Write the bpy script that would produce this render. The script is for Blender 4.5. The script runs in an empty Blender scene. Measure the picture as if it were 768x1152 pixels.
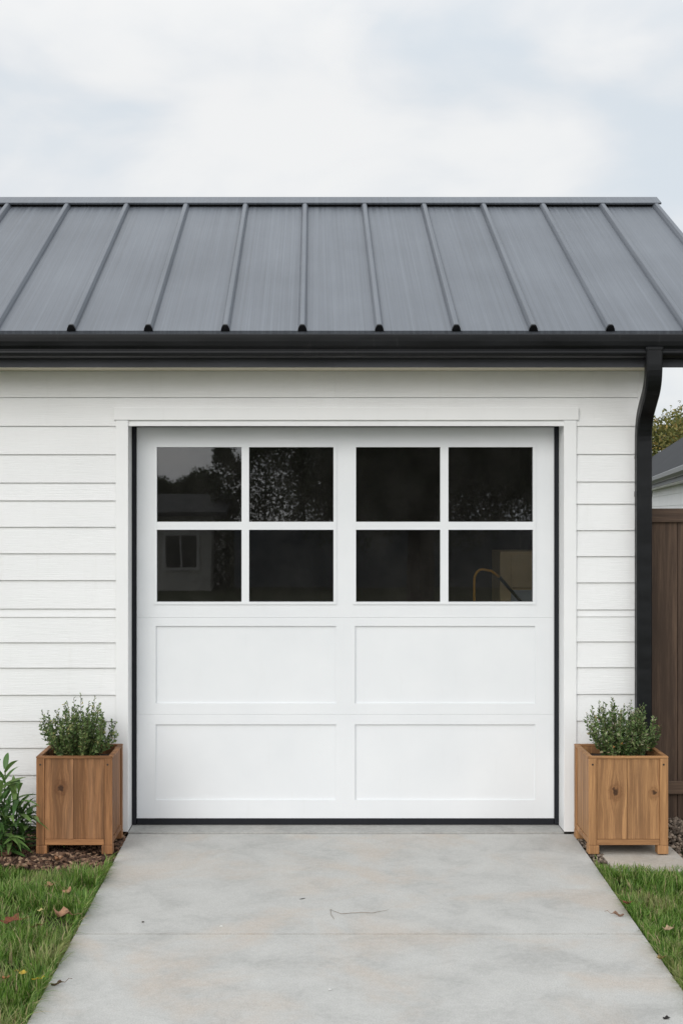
import bpy, bmesh, math, random
import numpy as np
from mathutils import Vector, Matrix

random.seed(7)
rng = np.random.default_rng(11)
scene = bpy.context.scene
COL = scene.collection
R = math.radians

# ------------------------------------------------------------------ camera numbers
CAMX, CAMY, CAMZ = -0.177, -7.81, 1.88
F = 1500.0                      # focal length in pixels of the 768x1152 photograph
def gx(px, d): return CAMX + (px - 353) * d / F
def gz(py, d): return CAMZ + (576 - py) * d / F

# ------------------------------------------------------------------ object helpers
def link(name, me, m=None, parent=None, smooth=None):
    o = bpy.data.objects.new(name, me)
    COL.objects.link(o)
    if m is not None:
        for x in (m if isinstance(m, (list, tuple)) else [m]):
            me.materials.append(x)
    if parent is not None:
        o.parent = parent
    return o

def tag(o, label, cat, group=None, kind=None):
    o['label'] = label; o['category'] = cat
    if group: o['group'] = group
    if kind: o['kind'] = kind
    return o

def empty(name, loc=(0, 0, 0), rz=0):
    o = bpy.data.objects.new(name, None); COL.objects.link(o)
    o.location = loc; o.rotation_euler = (0, 0, rz); o.empty_display_size = .1
    return o

class MB:
    def __init__(s): s.bm = bmesh.new()
    def box(s, x0, x1, y0, y1, z0, z1, bev=0.0, seg=2, mi=0, mtx=None, drop=()):
        g = bmesh.ops.create_cube(s.bm, size=1.0)
        vs = g['verts']
        for v in vs:
            v.co = Vector(((x0 + x1) / 2 + v.co.x * (x1 - x0), (y0 + y1) / 2 + v.co.y * (y1 - y0), (z0 + z1) / 2 + v.co.z * (z1 - z0)))
        es = list({e for v in vs for e in v.link_edges})
        fs = list({f for v in vs for f in v.link_faces})
        for f in fs: f.material_index = mi
        if bev > 0:
            r = bmesh.ops.bevel(s.bm, geom=es, offset=bev, segments=seg, affect='EDGES', profile=.6)
            vs = list({v for f in r['faces'] for v in f.verts} | {v for v in vs if v.is_valid})
            for f in r['faces']: f.material_index = mi
        if mtx is not None:
            bmesh.ops.transform(s.bm, matrix=mtx, verts=[v for v in vs if v.is_valid])
        return vs
    def face(s, pts, mi=0):
        f = s.bm.faces.new([s.bm.verts.new(p) for p in pts]); f.material_index = mi
        return f
    def prism_x(s, prof, x0, x1, caps=True, mi=0, closed=True, capmi=None):
        """profile of (y,z) points swept along X"""
        a = [s.bm.verts.new((x0, y, z)) for y, z in prof]
        b = [s.bm.verts.new((x1, y, z)) for y, z in prof]
        n = len(prof)
        for i in range(n if closed else n - 1):
            j = (i + 1) % n
            s.bm.faces.new((a[i], a[j], b[j], b[i])).material_index = mi
        if caps and closed:
            s.bm.faces.new(a[::-1]).material_index = mi if capmi is None else capmi
            s.bm.faces.new(b).material_index = mi if capmi is None else capmi
    def loft(s, rings, caps=True, mi=0):
        vr = [[s.bm.verts.new(p) for p in r] for r in rings]
        n = len(rings[0])
        for k in range(len(vr) - 1):
            for i in range(n):
                j = (i + 1) % n
                s.bm.faces.new((vr[k][i], vr[k][j], vr[k + 1][j], vr[k + 1][i])).material_index = mi
        if caps:
            s.bm.faces.new(vr[0][::-1]).material_index = mi
            s.bm.faces.new(vr[-1]).material_index = mi
    def tube(s, pts, rads, n=6, mi=0):
        pts = [Vector(p) for p in pts]
        rings = []
        for i, p in enumerate(pts):
            t = (pts[min(i + 1, len(pts) - 1)] - pts[max(i - 1, 0)])
            if t.length < 1e-9: t = Vector((0, 0, 1))
            t.normalize()
            a = t.cross(Vector((0, 1, 0)) if abs(t.y) < .9 else Vector((1, 0, 0))).normalized()
            b = t.cross(a)
            r = float(rads[i] if hasattr(rads, '__len__') else rads)
            rings.append([p + r * (math.cos(2 * math.pi * k / n) * a + math.sin(2 * math.pi * k / n) * b) for k in range(n)])
        s.loft(rings, True, mi)
    def build(s, name, m, parent=None, smooth=False, autosmooth=None):
        bmesh.ops.recalc_face_normals(s.bm, faces=s.bm.faces[:])
        me = bpy.data.meshes.new(name)
        s.bm.to_mesh(me); s.bm.free()
        if smooth:
            me.polygons.foreach_set('use_smooth', [True] * len(me.polygons))
            if autosmooth: me.set_sharp_from_angle(angle=R(autosmooth))
        return link(name, me, m, parent)

def np_mesh(name, V, Fc, m, parent=None, smooth=False):
    """V (n,3); Fc (k,4) or (k,3) index array"""
    me = bpy.data.meshes.new(name)
    V = np.asarray(V, dtype=np.float32); Fc = np.asarray(Fc, dtype=np.int32)
    k, w = Fc.shape
    me.vertices.add(len(V)); me.vertices.foreach_set('co', V.ravel())
    me.loops.add(k * w); me.loops.foreach_set('vertex_index', Fc.ravel())
    me.polygons.add(k)
    me.polygons.foreach_set('loop_start', np.arange(0, k * w, w, dtype=np.int32))
    me.polygons.foreach_set('loop_total', np.full(k, w, dtype=np.int32))
    if smooth: me.polygons.foreach_set('use_smooth', np.ones(k, dtype=bool))
    me.update(calc_edges=True); me.validate()
    return link(name, me, m, parent)

def plate(mb, xs, zs, dep, y0, yb, bev=.0014):
    """front plate at y0 made of cells; dep[j][i] is the cell's recess, None a hole; outer sides run back to yb"""
    bm = mb.bm; vc = {}
    def v(x, y, z):
        k = (round(x, 5), round(y, 5), round(z, 5))
        if k not in vc: vc[k] = bm.verts.new(k)
        return vc[k]
    def q(*p):
        try: bm.faces.new([v(*a) for a in p])
        except ValueError: pass
    nx, nz = len(xs) - 1, len(zs) - 1
    def D(j, i):
        if i < 0 or j < 0 or i >= nx or j >= nz: return yb
        return yb if dep[j][i] is None else y0 + dep[j][i]
    for j in range(nz):
        for i in range(nx):
            d = D(j, i)
            if dep[j][i] is not None:
                q((xs[i], d, zs[j]), (xs[i + 1], d, zs[j]), (xs[i + 1], d, zs[j + 1]), (xs[i], d, zs[j + 1]))
    for j in range(nz):
        for i in range(nx + 1):
            a, b = D(j, i - 1), D(j, i)
            if abs(a - b) > 1e-6: q((xs[i], a, zs[j]), (xs[i], b, zs[j]), (xs[i], b, zs[j + 1]), (xs[i], a, zs[j + 1]))
    for i in range(nx):
        for j in range(nz + 1):
            a, b = D(j - 1, i), D(j, i)
            if abs(a - b) > 1e-6: q((xs[i], a, zs[j]), (xs[i + 1], a, zs[j]), (xs[i + 1], b, zs[j]), (xs[i], b, zs[j]))
    if bev:
        es = [e for e in bm.edges if len(e.link_faces) == 2 and e.calc_face_angle(0) > .6]
        bmesh.ops.bevel(bm, geom=es, offset=bev, segments=2, affect='EDGES')

# ------------------------------------------------------------------ material helpers
class NT:
    def __init__(s, name):
        s.m = bpy.data.materials.new(name); s.m.use_nodes = True
        s.t = s.m.node_tree; s.t.nodes.clear()
        s.out = s.t.nodes.new('ShaderNodeOutputMaterial')
    def n(s, typ, ins=None, **props):
        nd = s.t.nodes.new(typ)
        for k, v in props.items(): setattr(nd, k, v)
        for k, v in (ins or {}).items():
            sock = nd.inputs[k]
            if isinstance(v, bpy.types.NodeSocket): s.t.links.new(v, sock)
            else: sock.default_value = v
        return nd
    def math(s, op, a, b=None, c=None, clamp=False):
        i = {0: a}
        if b is not None: i[1] = b
        if c is not None: i[2] = c
        return s.n('ShaderNodeMath', i, operation=op, use_clamp=clamp).outputs[0]
    def mix(s, f, a, b, blend='MIX'):
        nd = s.n('ShaderNodeMix', None, data_type='RGBA', blend_type=blend)
        for k, v in ((0, f), (6, a), (7, b)):
            if isinstance(v, bpy.types.NodeSocket): s.t.links.new(v, nd.inputs[k])
            else: nd.inputs[k].default_value = (v if k == 0 else (*v, 1.0)[:4])
        return nd.outputs[2]
    def ramp(s, f, stops, interp='LINEAR'):
        nd = s.n('ShaderNodeValToRGB', {0: f}); cr = nd.color_ramp; cr.interpolation = interp
        while len(cr.elements) < len(stops): cr.elements.new(.5)
        for e, (p, c) in zip(cr.elements, stops):
            e.position = p; e.color = (*c, 1) if hasattr(c, '__len__') else (c, c, c, 1)
        return nd.outputs[0]
    def mr(s, v, a, b, c, d, smooth=False):
        return s.n('ShaderNodeMapRange', {0: v, 1: a, 2: b, 3: c, 4: d}, interpolation_type='SMOOTHSTEP' if smooth else 'LINEAR').outputs[0]
    def obj(s, scale=(1, 1, 1), src='Object', rot=(0, 0, 0), loc=(0, 0, 0)):
        tc = s.n('ShaderNodeTexCoord')
        return s.n('ShaderNodeMapping', {'Vector': tc.outputs[src], 'Scale': scale, 'Rotation': rot, 'Location': loc}).outputs[0]
    def pos(s, scale=(1, 1, 1)):
        g = s.n('ShaderNodeNewGeometry')
        return s.n('ShaderNodeMapping', {'Vector': g.outputs['Position'], 'Scale': scale}).outputs[0]
    def noise(s, vec, scale=5., detail=4., rough=.55, dist=0., out=0):
        return s.n('ShaderNodeTexNoise', {'Vector': vec, 'Scale': scale, 'Detail': detail, 'Roughness': rough, 'Distortion': dist}).outputs[out]
    def island(s): return s.n('ShaderNodeNewGeometry').outputs['Random Per Island']
    def bump(s, h, strength=.3, dist=.002):
        return s.n('ShaderNodeBump', {'Height': h, 'Strength': strength, 'Distance': dist}).outputs[0]
    def bsdf(s, col, rough=.6, normal=None, spec=.5, metal=0., **kw):
        ins = {'Base Color': (col if isinstance(col, bpy.types.NodeSocket) else (*col, 1)), 'Roughness': rough, 'Specular IOR Level': spec, 'Metallic': metal}
        if normal is not None: ins['Normal'] = normal
        ins.update(kw)
        b = s.n('ShaderNodeBsdfPrincipled', ins)
        s.t.links.new(b.outputs[0], s.out.inputs[0])
        return s.m

def plain(name, col, rough=.6, var=.12, scale=6., bump=.0, spec=.5):
    t = NT(name)
    p = t.pos()
    n = t.noise(p, scale, 5)
    c = t.mix(t.mr(n, .3, .7, 0, 1), tuple(x * (1 - var) for x in col), tuple(min(1, x * (1 + var)) for x in col))
    nb = t.bump(t.noise(p, scale * 12, 3), bump, .003) if bump else None
    return t.bsdf(c, rough, nb, spec)

# white painted lap siding: embossed cedar grain running along the boards
def m_siding():
    t = NT('siding_paint')
    g = t.noise(t.pos((1.1, 1.1, 26.)), 6.5, 6, .65, .6)
    g2 = t.noise(t.pos((3., 3., 90.)), 5, 4, .6, .3)
    h = t.math('ADD', g, t.math('MULTIPLY', g2, .5))
    big = t.noise(t.pos((1, 1, 1.6)), 1.7, 5)
    c = t.mix(t.mr(big, .3, .75, 0, 1), (.765, .768, .772), (.825, .827, .83))
    dirt = t.noise(t.pos((9, 9, .8)), 3, 5)
    c = t.mix(t.mr(dirt, .58, .85, 0, .12), c, (.55, .53, .48))
    return t.bsdf(c, .55, t.bump(h, .55, .0035), .4)
def m_paint(name, a=(.77, .775, .78), b=(.83, .83, .83), bump=.12, rough=.42):
    t = NT(name)
    c = t.mix(t.mr(t.noise(t.pos(), 2.2, 5), .3, .7, 0, 1), a, b)
    sm = t.noise(t.pos((14, 14, 2)), 2, 5)
    c = t.mix(t.mr(sm, .6, .85, 0, .08), c, (.5, .48, .44))
    return t.bsdf(c, rough, t.bump(t.noise(t.pos((2, 2, 22)), 8, 5, .6), bump, .002), .45)
def m_roof():
    t = NT('roof_metal')
    tc = t.n('ShaderNodeTexCoord')
    # streaks run down the slope: almost constant along Y/Z, quick along X
    s1 = t.noise(t.pos((22, .07, .12)), 2.2, 4, .6)
    s2 = t.noise(t.pos((70, .22, .4)), 2.0, 4, .65)
    s3 = t.noise(t.pos((1.2, .8, .8)), 1.4, 4)
    k = t.math('ADD', t.math('MULTIPLY', s1, .5), t.math('MULTIPLY', s2, .35))
    k = t.math('ADD', k, t.math('MULTIPLY', s3, .3))
    c = t.ramp(t.mr(k, .42, .72, 0, 1), [(0, (.088, .098, .113)), (.5, (.122, .135, .156)), (1, (.160, .176, .200))])
    r = t.mr(s1, .3, .7, .36, .52)
    return t.bsdf(c, r, t.bump(t.math('ADD', s1, t.math('MULTIPLY', s2, .4)), .25, .004), .5)
def m_trimdark(name, col, rough=.4, spec=.3):
    t = NT(name)
    n = t.noise(t.pos((1, 5, 5)), 3, 6)
    c = t.mix(t.mr(n, .35, .7, 0, 1), tuple(x * .8 for x in col), tuple(x * 1.35 for x in col))
    d = t.noise(t.pos((3, 3, .6)), 8, 5, .7)
    c = t.mix(t.mr(d, .6, .85, 0, .25), c, (.09, .088, .084))
    return t.bsdf(c, t.mr(n, .3, .7, rough - .05, rough + .12), t.bump(t.noise(t.pos(), 60, 3), .06, .002), spec)
def m_wood(name, light, dark, knots=(), axis='z', seed=0., grey=.0, rough=.62):
    """boards with grain along one axis; knots are (x, z, size) in the thing's own coordinates"""
    t = NT(name)
    tc = t.n('ShaderNodeTexCoord')
    sep = t.n('ShaderNodeSeparateXYZ', {0: tc.outputs['Object']})
    x, y, z = sep.outputs
    isl = t.island()
    wob = t.math('SUBTRACT', t.noise(tc.outputs['Object'], 45, 4, .65), .5)
    mask = None; rings = None; core = None
    push = None
    for (kx, kz, ks) in knots:
        dx = t.math('SUBTRACT', x, kx); dz = t.math('MULTIPLY', t.math('SUBTRACT', z, kz), .72)
        r = t.math('SQRT', t.math('ADD', t.math('MULTIPLY', dx, dx), t.math('MULTIPLY', dz, dz)))
        r = t.math('ADD', r, t.math('MULTIPLY', wob, ks * 1.3))
        m1 = t.mr(r, ks * .25, ks * 1.5, 1, 0, True)
        co = t.mr(r, ks * .2, ks * .62, 1, 0, True)
        ri = t.math('MULTIPLY', t.math('ADD', t.math('SINE', t.math('MULTIPLY', r, 9. / ks)), 1.), t.math('MULTIPLY', m1, .5))
        # grain bends round the knot
        pu = t.math('MULTIPLY', t.math('SIGN', dx), t.math('MULTIPLY', t.mr(r, 0, ks * 3.2, 1, 0, True), ks * .55))
        mask = m1 if mask is None else t.math('MAXIMUM', mask, m1)
        rings = ri if rings is None else t.math('ADD', rings, ri)
        core = co if core is None else t.math('MAXIMUM', core, co)
        push = pu if push is None else t.math('ADD', push, pu)
    X = x if push is None else t.math('SUBTRACT', x, push)
    off = t.math('MULTIPLY', isl, 7.3)
    if axis == 'z': vec = t.n('ShaderNodeCombineXYZ', {0: t.math('ADD', X, off), 1: t.math('ADD', y, seed), 2: t.math('MULTIPLY', t.math('ADD', z, off), .045)}).outputs[0]
    else: vec = t.n('ShaderNodeCombineXYZ', {0: t.math('MULTIPLY', t.math('ADD', X, off), .045), 1: t.math('ADD', y, seed), 2: t.math('ADD', z, off)}).outputs[0]
    g1 = t.noise(vec, 30, 5, .62, .15)
    g2 = t.noise(vec, 150, 4, .75, .2)
    g0 = t.noise(vec, 9, 3, .5, .4)
    k = t.math('ADD', t.math('MULTIPLY', g1, .5), t.math('ADD', t.math('MULTIPLY', g2, .28), t.math('MULTIPLY', g0, .3)))
    k = t.mr(k, .41, .68, 0, 1)
    mid = tuple((a + b) * .5 for a, b in zip(light, dark))
    c = t.ramp(k, [(0, tuple(v * .75 for v in dark)), (.3, dark), (.6, mid), (1, tuple(v * 1.12 for v in light))])
    c = t.mix(t.mr(isl, 0, 1, 0, .42), c, tuple(v * .62 for v in mid))
    if grey: c = t.mix(t.mr(g0, .35, .65, 0, grey), c, (.24, .17, .12))
    if knots:
        c = t.mix(t.math('MULTIPLY', rings, .55), c, tuple(v * .32 for v in dark))
        c = t.mix(t.math('MULTIPLY', mask, .35), c, (dark[0] * .8, dark[1] * .6, dark[2] * .5))
        c = t.mix(t.math('MULTIPLY', core, .85), c, (.035, .016, .008))
    return t.bsdf(c, rough, t.bump(t.math('ADD', g1, t.math('MULTIPLY', g2, .6)), .35, .0025), .3)
def m_concrete(name, base=(.49, .485, .465), warm=.58, seed=0.):
    t = NT(name)
    p = t.pos()
    p = t.n('ShaderNodeMapping', {'Vector': p, 'Location': (seed, seed * .7, 0)}).outputs[0]
    n1 = t.noise(p, 1.1, 6, .6, .4); n2 = t.noise(p, 3.4, 6, .62, .6); n3 = t.noise(p, 160, 3, .7); n4 = t.noise(p, 38, 4, .7)
    c = t.ramp(t.mr(n2, .32, .7, 0, 1), [(0, tuple(v * .80 for v in base)), (.5, base), (1, tuple(v * 1.12 for v in base))])
    pm = t.n('ShaderNodeMapping', {'Vector': p, 'Location': (13.7, 4.1, 0)}).outputs[0]
    w = t.noise(pm, 1.7, 5, .6, .5)
    c = t.mix(t.mr(w, .46, .66, 0, warm, True), c, (.53, .44, .36))
    dk = t.noise(pm, 2.3, 6, .65, 1.1)
    c = t.mix(t.mr(dk, .52, .74, 0, .30, True), c, (.25, .25, .245))
    # broom and wipe marks
    br = t.noise(t.n('ShaderNodeMapping', {'Vector': p, 'Scale': (1, 7, 1), 'Rotation': (0, 0, .35)}).outputs[0], 4, 6, .7, .8)
    c = t.mix(t.mr(br, .55, .8, 0, .28), c, (.56, .56, .545))
    c = t.mix(t.mr(n3, .40, .66, 0, .5), c, (.25, .245, .23))
    c = t.mix(t.mr(n4, .42, .72, 0, .34), c, (.58, .575, .555))
    v = t.n('ShaderNodeTexVoronoi', {'Vector': p, 'Scale': 95.}).outputs['Distance']
    pit = t.math('MULTIPLY', t.mr(v, .03, .12, 1, 0), t.mr(n4, .5, .62, 0, 1))
    c = t.mix(t.math('MULTIPLY', pit, .55), c, (.14, .13, .12))
    h = t.math('ADD', t.math('MULTIPLY', n3, .5), t.math('ADD', n4, t.math('MULTIPLY', pit, -1.)))
    return t.bsdf(c, t.mr(n2, .3, .7, .62, .82), t.bump(h, .22, .002), .35)
def m_island(name, stops, rough=.7, trans=0., spec=.35, patch=None, pscale=1.2):
    t = NT(name)
    c = t.ramp(t.island(), stops)
    if patch is not None:
        c = t.mix(t.mr(t.noise(t.pos(), pscale, 4, .6), .5, .68, 0, .45, True), c, patch)
    t.bsdf(c, rough, None, spec)
    if trans:
        b = [n for n in t.t.nodes if n.type == 'BSDF_PRINCIPLED'][0]
        tr = t.n('ShaderNodeBsdfTranslucent', {'Color': c})
        mx = t.n('ShaderNodeMixShader', {0: trans, 1: b.outputs[0], 2: tr.outputs[0]})
        t.t.links.new(mx.outputs[0], t.out.inputs[0])
    return t.m
def m_glass():
    t = NT('window_glass')
    fr = t.n('ShaderNodeFresnel', {'IOR': 1.68})
    gl = t.n('ShaderNodeBsdfGlossy', {'Color': (.96, .97, 1, 1), 'Roughness': .012})
    wav = t.noise(t.pos(), 2.2, 2)
    nb = t.bump(wav, .06, .003)
    t.t.links.new(nb, gl.inputs['Normal'])
    tr = t.n('ShaderNodeBsdfTransparent', {'Color': (.82, .83, .82, 1)})
    mx = t.n('ShaderNodeMixShader', {0: fr.outputs[0], 1: tr.outputs[0], 2: gl.outputs[0]})
    du = t.n('ShaderNodeBsdfDiffuse', {'Color': (.62, .60, .55, 1)})
    film = t.mr(t.noise(t.pos((1, 1, .6)), 7, 5, .65), .3, .75, .004, .016)
    m2 = t.n('ShaderNodeMixShader', {0: film, 1: mx.outputs[0], 2: du.outputs[0]})
    t.t.links.new(m2.outputs[0], t.out.inputs[0])
    return t.m

M = dict(
    siding=m_siding(), trim=m_paint('casing_paint'), door=m_paint('door_paint', (.735, .752, .772), (.785, .797, .812), .09, .40),
    soffit=m_paint('soffit_paint', (.66, .60, .48), (.70, .64, .52), .1, .6),
    roof=m_roof(), black=m_trimdark('black_metal', (.0055, .006, .0072), .42, .3), fascia=m_trimdark('fascia_paint', (.06, .062, .072), .55),
    rubber=plain('seal_rubber', (.013, .014, .018), .75, spec=.25), found=plain('foundation', (.055, .05, .045), .9, .3, 8, .4),
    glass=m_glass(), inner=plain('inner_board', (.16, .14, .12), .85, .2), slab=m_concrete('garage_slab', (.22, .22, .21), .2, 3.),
    conc=m_concrete('driveway_concrete'), conc2=m_concrete('paver_concrete', (.46, .42, .36), .4, 9.),
    fence=m_wood('fence_wood', (.165, .105, .070), (.066, .042, .030), axis='z', rough=.7),
    fencerail=m_wood('fence_rail_wood', (.165, .108, .074), (.075, .048, .035), axis='x', rough=.7),
    kick=plain('kickboard', (.45, .46, .47), .8, .15, 9, .3), soil=plain('potting_soil', (.035, .024, .017), .95, .4, 30, .8),
    screw=plain('screw_metal', (.03, .02, .015), .5),
    shrub=m_island('shrub_leaf', [(0, (.035, .068, .020)), (.35, (.085, .145, .042)), (.7, (.15, .22, .07)), (.92, (.26, .32, .13)), (1, (.38, .34, .13))], .45, .28),
    shrub_y=m_island('shrub_leaf_warm', [(0, (.035, .068, .020)), (.35, (.085, .145, .042)), (.7, (.15, .22, .07)), (.9, (.28, .33, .15)), (.975, (.40, .38, .26)), (1, (.55, .22, .05))], .45, .22),
    stem=plain('shrub_stem', (.07, .05, .03), .8),
    strap=m_island('strap_leaf', [(0, (.055, .125, .034)), (.6, (.11, .215, .058)), (1, (.21, .32, .10))], .38, .28),
    grass=m_island('grass_blade', [(0, (.038, .095, .012)), (.35, (.115, .240, .030)), (.68, (.215, .355, .065)), (.85, (.31, .40, .13)), (.94, (.42, .36, .19)), (1, (.52, .41, .23))], .48, .42, .4, (.36, .29, .15), 2.6),
    mulch=m_island('mulch_chip', [(0, (.03, .018, .012)), (.45, (.095, .052, .034)), (.8, (.20, .115, .072)), (1, (.38, .26, .17))], .9),
    gravel=m_island('gravel_stone', [(0, (.06, .045, .033)), (.5, (.17, .130, .10)), (1, (.34, .27, .21))], .85),
    bark=plain('tree_bark', (.06, .045, .034), .9, .3, 9, .6),
)

# ------------------------------------------------------------------ ground
gt = NT('ground_earth')
gn = gt.noise(gt.pos(), .35, 6); gn2 = gt.noise(gt.pos(), 14, 5, .7)
gc = gt.mix(gt.mr(gn, .35, .65, 0, 1), (.045, .060, .022), (.070, .075, .030))
gc = gt.mix(gt.mr(gn2, .45, .7, 0, .8), gc, (.05, .036, .024))
gt.bsdf(gc, .95, gt.bump(gn2, .6, .02), .2)
mb = MB(); mb.face([(-200, -200, -.05), (200, -200, -.05), (200, 200, -.05), (-200, 200, -.05)])
o = mb.build('ground', gt.m); o['kind'] = 'structure'

# driveway: two cast slabs with a joint between them, apron inside the door opening
EL = [(-.021, -1.262, 1.339), (-2.9, -1.231, 1.262), (-4.4, -1.22, 1.235), (-14., -1.21, 1.22)]
def edge(y, k):
    for a, b in zip(EL, EL[1:]):
        if b[0] <= y <= a[0]:
            f = (y - a[0]) / (b[0] - a[0]); return a[k] + f * (b[k] - a[k])
    return EL[-1][k] if y < EL[-1][0] else EL[0][k]
def slab(mb, y1, y0):
    g = bmesh.ops.create_cube(mb.bm, size=1.0)
    for v in g['verts']:
        y = y0 if v.co.y < 0 else y1
        x = edge(y, 1) if v.co.x < 0 else edge(y, 2)
        v.co = (x, y, 0.0 if v.co.z > 0 else -.12)
    es = list({e for v in g['verts'] for e in v.link_edges})
    bmesh.ops.bevel(mb.bm, geom=es, offset=.005, segments=2, affect='EDGES')
mb = MB()
for y1, y0 in ((-.022, -1.867), (-1.8745, -3.9), (-3.906, -5.9), (-5.906, -7.9), (-7.906, -9.9), (-9.906, -11.9), (-11.906, -13.9)):
    slab(mb, y1, y0)
o = mb.build('driveway', M['conc']); o['kind'] = 'structure'
mb = MB(); mb.box(-1.262, 1.284, -.014, .45, -.1, .008, .004)
o = mb.build('driveway_apron', m_concrete('apron_concrete', (.37, .37, .355), .1, 21.)); o['kind'] = 'structure'
mb = MB(); mb.box(-3.35, 3.35, -20.5, -14.3, -.12, -.02, .01)
o = mb.build('road', plain('road_asphalt', (.05, .05, .052), .9, .15, 8, .4)); o['kind'] = 'structure'
o.scale = (20, 1, 1)

# ------------------------------------------------------------------ the garage
G = empty('garage'); tag(G, 'white lap sided garage with grey standing seam metal roof and panelled door', 'garage')
XR = 1.745; XL = -4.8
DW = 7.797
left_lines = [930, 901, 872, 841.7, 811.4, 782, 751.5, 723, 694.6, 685, 653, 622.8, 593, 563.3, 543.2, 511.3, 479.5, 447.5]
right_lines = [930, 901, 871.5, 841, 811, 781, 751, 722, 694, 686, 655.5, 626, 596.7, 567, 542, 511, 479, 447.5]
def courses(mb, pys, x0, x1):
    zs = [gz(p, DW) for p in pys]
    prof = []
    for a, b in zip(zs, zs[1:]):
        k = .0135 if b - a > .08 else .009
        prof += [(-.0015, a), (-k + .002, a), (-k, a + .002), (-.0025, b)]
    mb.prism_x(prof, x0, x1, closed=False)
mb = MB()
mb.box(XL, -1.286, 0, .12, .02, 2.80)
mb.box(1.306, XR - .002, 0, .12, .02, 2.80)
mb.box(-1.286, 1.306, 0, .12, 2.44, 2.80)
courses(mb, left_lines[:-1], XL, -1.33)
courses(mb, right_lines[:-1], 1.352, 1.722)
courses(mb, [479.4, 447.5], XL, 1.722)
# flat frieze board under the soffit, in the same paint
mb.box(XL, 1.722, -.012, -.0012, gz(447, DW), 2.705, .002)
mb.build('wall', M['siding'], G)
# gable wall, left wall, rear wall
EY, EZ, RY, RZ = -.31, 2.90, 2.02, 4.16      # eave and ridge lines of the roof
SL = (RZ - EZ) / (RY - EY)
BY = 2 * RY - EY
def roofz(y): return EZ + (y - EY) * SL if y <= RY else EZ + (BY - y) * SL
mb = MB()
YB = 4.0
prof = [(.121, .02), (YB, .02), (YB, roofz(YB) - .05), (RY, roofz(RY) - .06), (.121, roofz(.121) - .05)]
for xa, xb in ((XR - .12, XR - .002), (XL, XL + .12)): mb.prism_x(prof, xa, xb)
mb.box(XL + .121, XR - .121, YB - .12, YB, .02, roofz(YB) - .05)
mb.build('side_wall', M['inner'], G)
mb = MB()
zz = .04
while zz < 3.9:      # lap boards on the gable end
    z1 = zz + .155
    def yr(z):
        lo = max(-.0, (z + .05 - EZ) / SL + EY); return lo, min(YB, BY - (z + .05 - EZ) / SL)
    a0, a1 = yr(z1)
    if a1 - a0 > .1:
        a0 = max(a0, .0)
        mb.face([(XR + .0145, a0, zz), (XR + .0145, a1, zz), (XR + .003, a1, z1), (XR + .003, a0, z1)])
        mb.face([(XR + .001, a0, zz), (XR + .001, a1, zz), (XR + .0145, a1, zz), (XR + .0145, a0, zz)])
    zz = z1
mb.build('gable_siding', M['siding'], G)
mb = MB()
mb.box(1.7185, 1.7625, -.021, -.0003, gz(930, DW), 2.705, .002)
mb.box(XR + .0005, 1.7625, .0, .09, gz(930, DW), 2.85, .002)
mb.build('corner_board', M['trim'], G)
mb = MB()
mb.box(XL, -1.264, .03, .14, -.15, .05); mb.box(1.286, XR - .01, .03, .14, -.15, .05)
mb.box(XR - .13, XR - .011, .141, YB, -.15, .02); mb.box(XL, XR - .131, YB - .12, YB - .002, -.15, .019); mb.box(XL, XL + .12, .141, YB - .121, -.15, .019)
mb.build('foundation', M['found'], G)
mb = MB(); mb.box(XL + .12, XR - .131, .451, YB - .12, -.1, .004)
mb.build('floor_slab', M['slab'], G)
mb = MB(); mb.box(XL + .121, XR - .121, .122, YB - .121, 2.62, 2.66)
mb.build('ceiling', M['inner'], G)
# casing round the opening
DC = 7.788
cas_l0, cas_l1 = gx(130.5, DC), gx(144.3, DC)
cas_r0, cas_r1 = gx(634, DC), gx(648, DC)
hz0, hz1 = gz(472.6, DC), gz(458.5, DC)
for a_, b_ in ((cas_l0, cas_l1), (cas_r0, cas_r1)):
    mb = MB(); mb.box(a_, b_, -.022, -.0003, .012, hz0 - .0015, .002)
    mb.build('door_casing', M['trim'], G)
mb = MB(); mb.box(gx(128.2, DC), gx(650.3, DC), -.027, -.0005, hz0, hz1, .0025)
mb.build('header_board', M['trim'], G)
mb = MB()
mb.box(-1.285, cas_l1 - .003, .0005, .3, .01, 2.415); mb.box(cas_r0 + .003, 1.305, .0005, .3, .01, 2.415)
mb.box(-1.285, 1.305, .0006, .3, hz0 + .003, 2.4395)
mb.build('jamb', M['trim'], G)

# --- garage door
YD = .17; DD = 7.98
def dx(p): return gx(p, DD)
def dz(p): return gz(p, DD)
gd = MB()      # the bottom section carries the door object itself
X0, X1 = dx(154), dx(622.8)
pxs = [X0, dx(175.5), dx(378), dx(399.2), dx(601.5), X1]
def sect(ztop, zbot, pt, pb):
    m = MB(); zs = [zbot, pb, pt, ztop]
    dep = [[0] * 5, [0, .011, 0, .011, 0], [0] * 5]
    plate(m, pxs, zs, dep, YD, YD + .04)
    return m
GD = sect(dz(803.5) - .0008, dz(920.5), dz(815), dz(900)).build('garage_door', M['door'], G)
GD['label'] = 'white overhead door with two four light windows over recessed panels'
sect(dz(694.6) - .0008, dz(803.5), dz(704.3), dz(791.3)).build('door_section', M['door'], GD)
m = MB()
wl0, wl1, wr0, wr1 = dx(173.4), dx(378.4), dx(397.2), dx(602.2)
wt, wb = dz(500), dz(680)
plate(m, [X0, wl0 + .003, wl1 - .003, wr0 + .003, wr1 - .003, X1], [dz(694.6), wb + .003, wt - .003, dz(480.6)],
      [[0] * 5, [0, None, 0, None, 0], [0] * 5], YD, YD + .04)
m.build('door_section', M['door'], GD)
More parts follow.
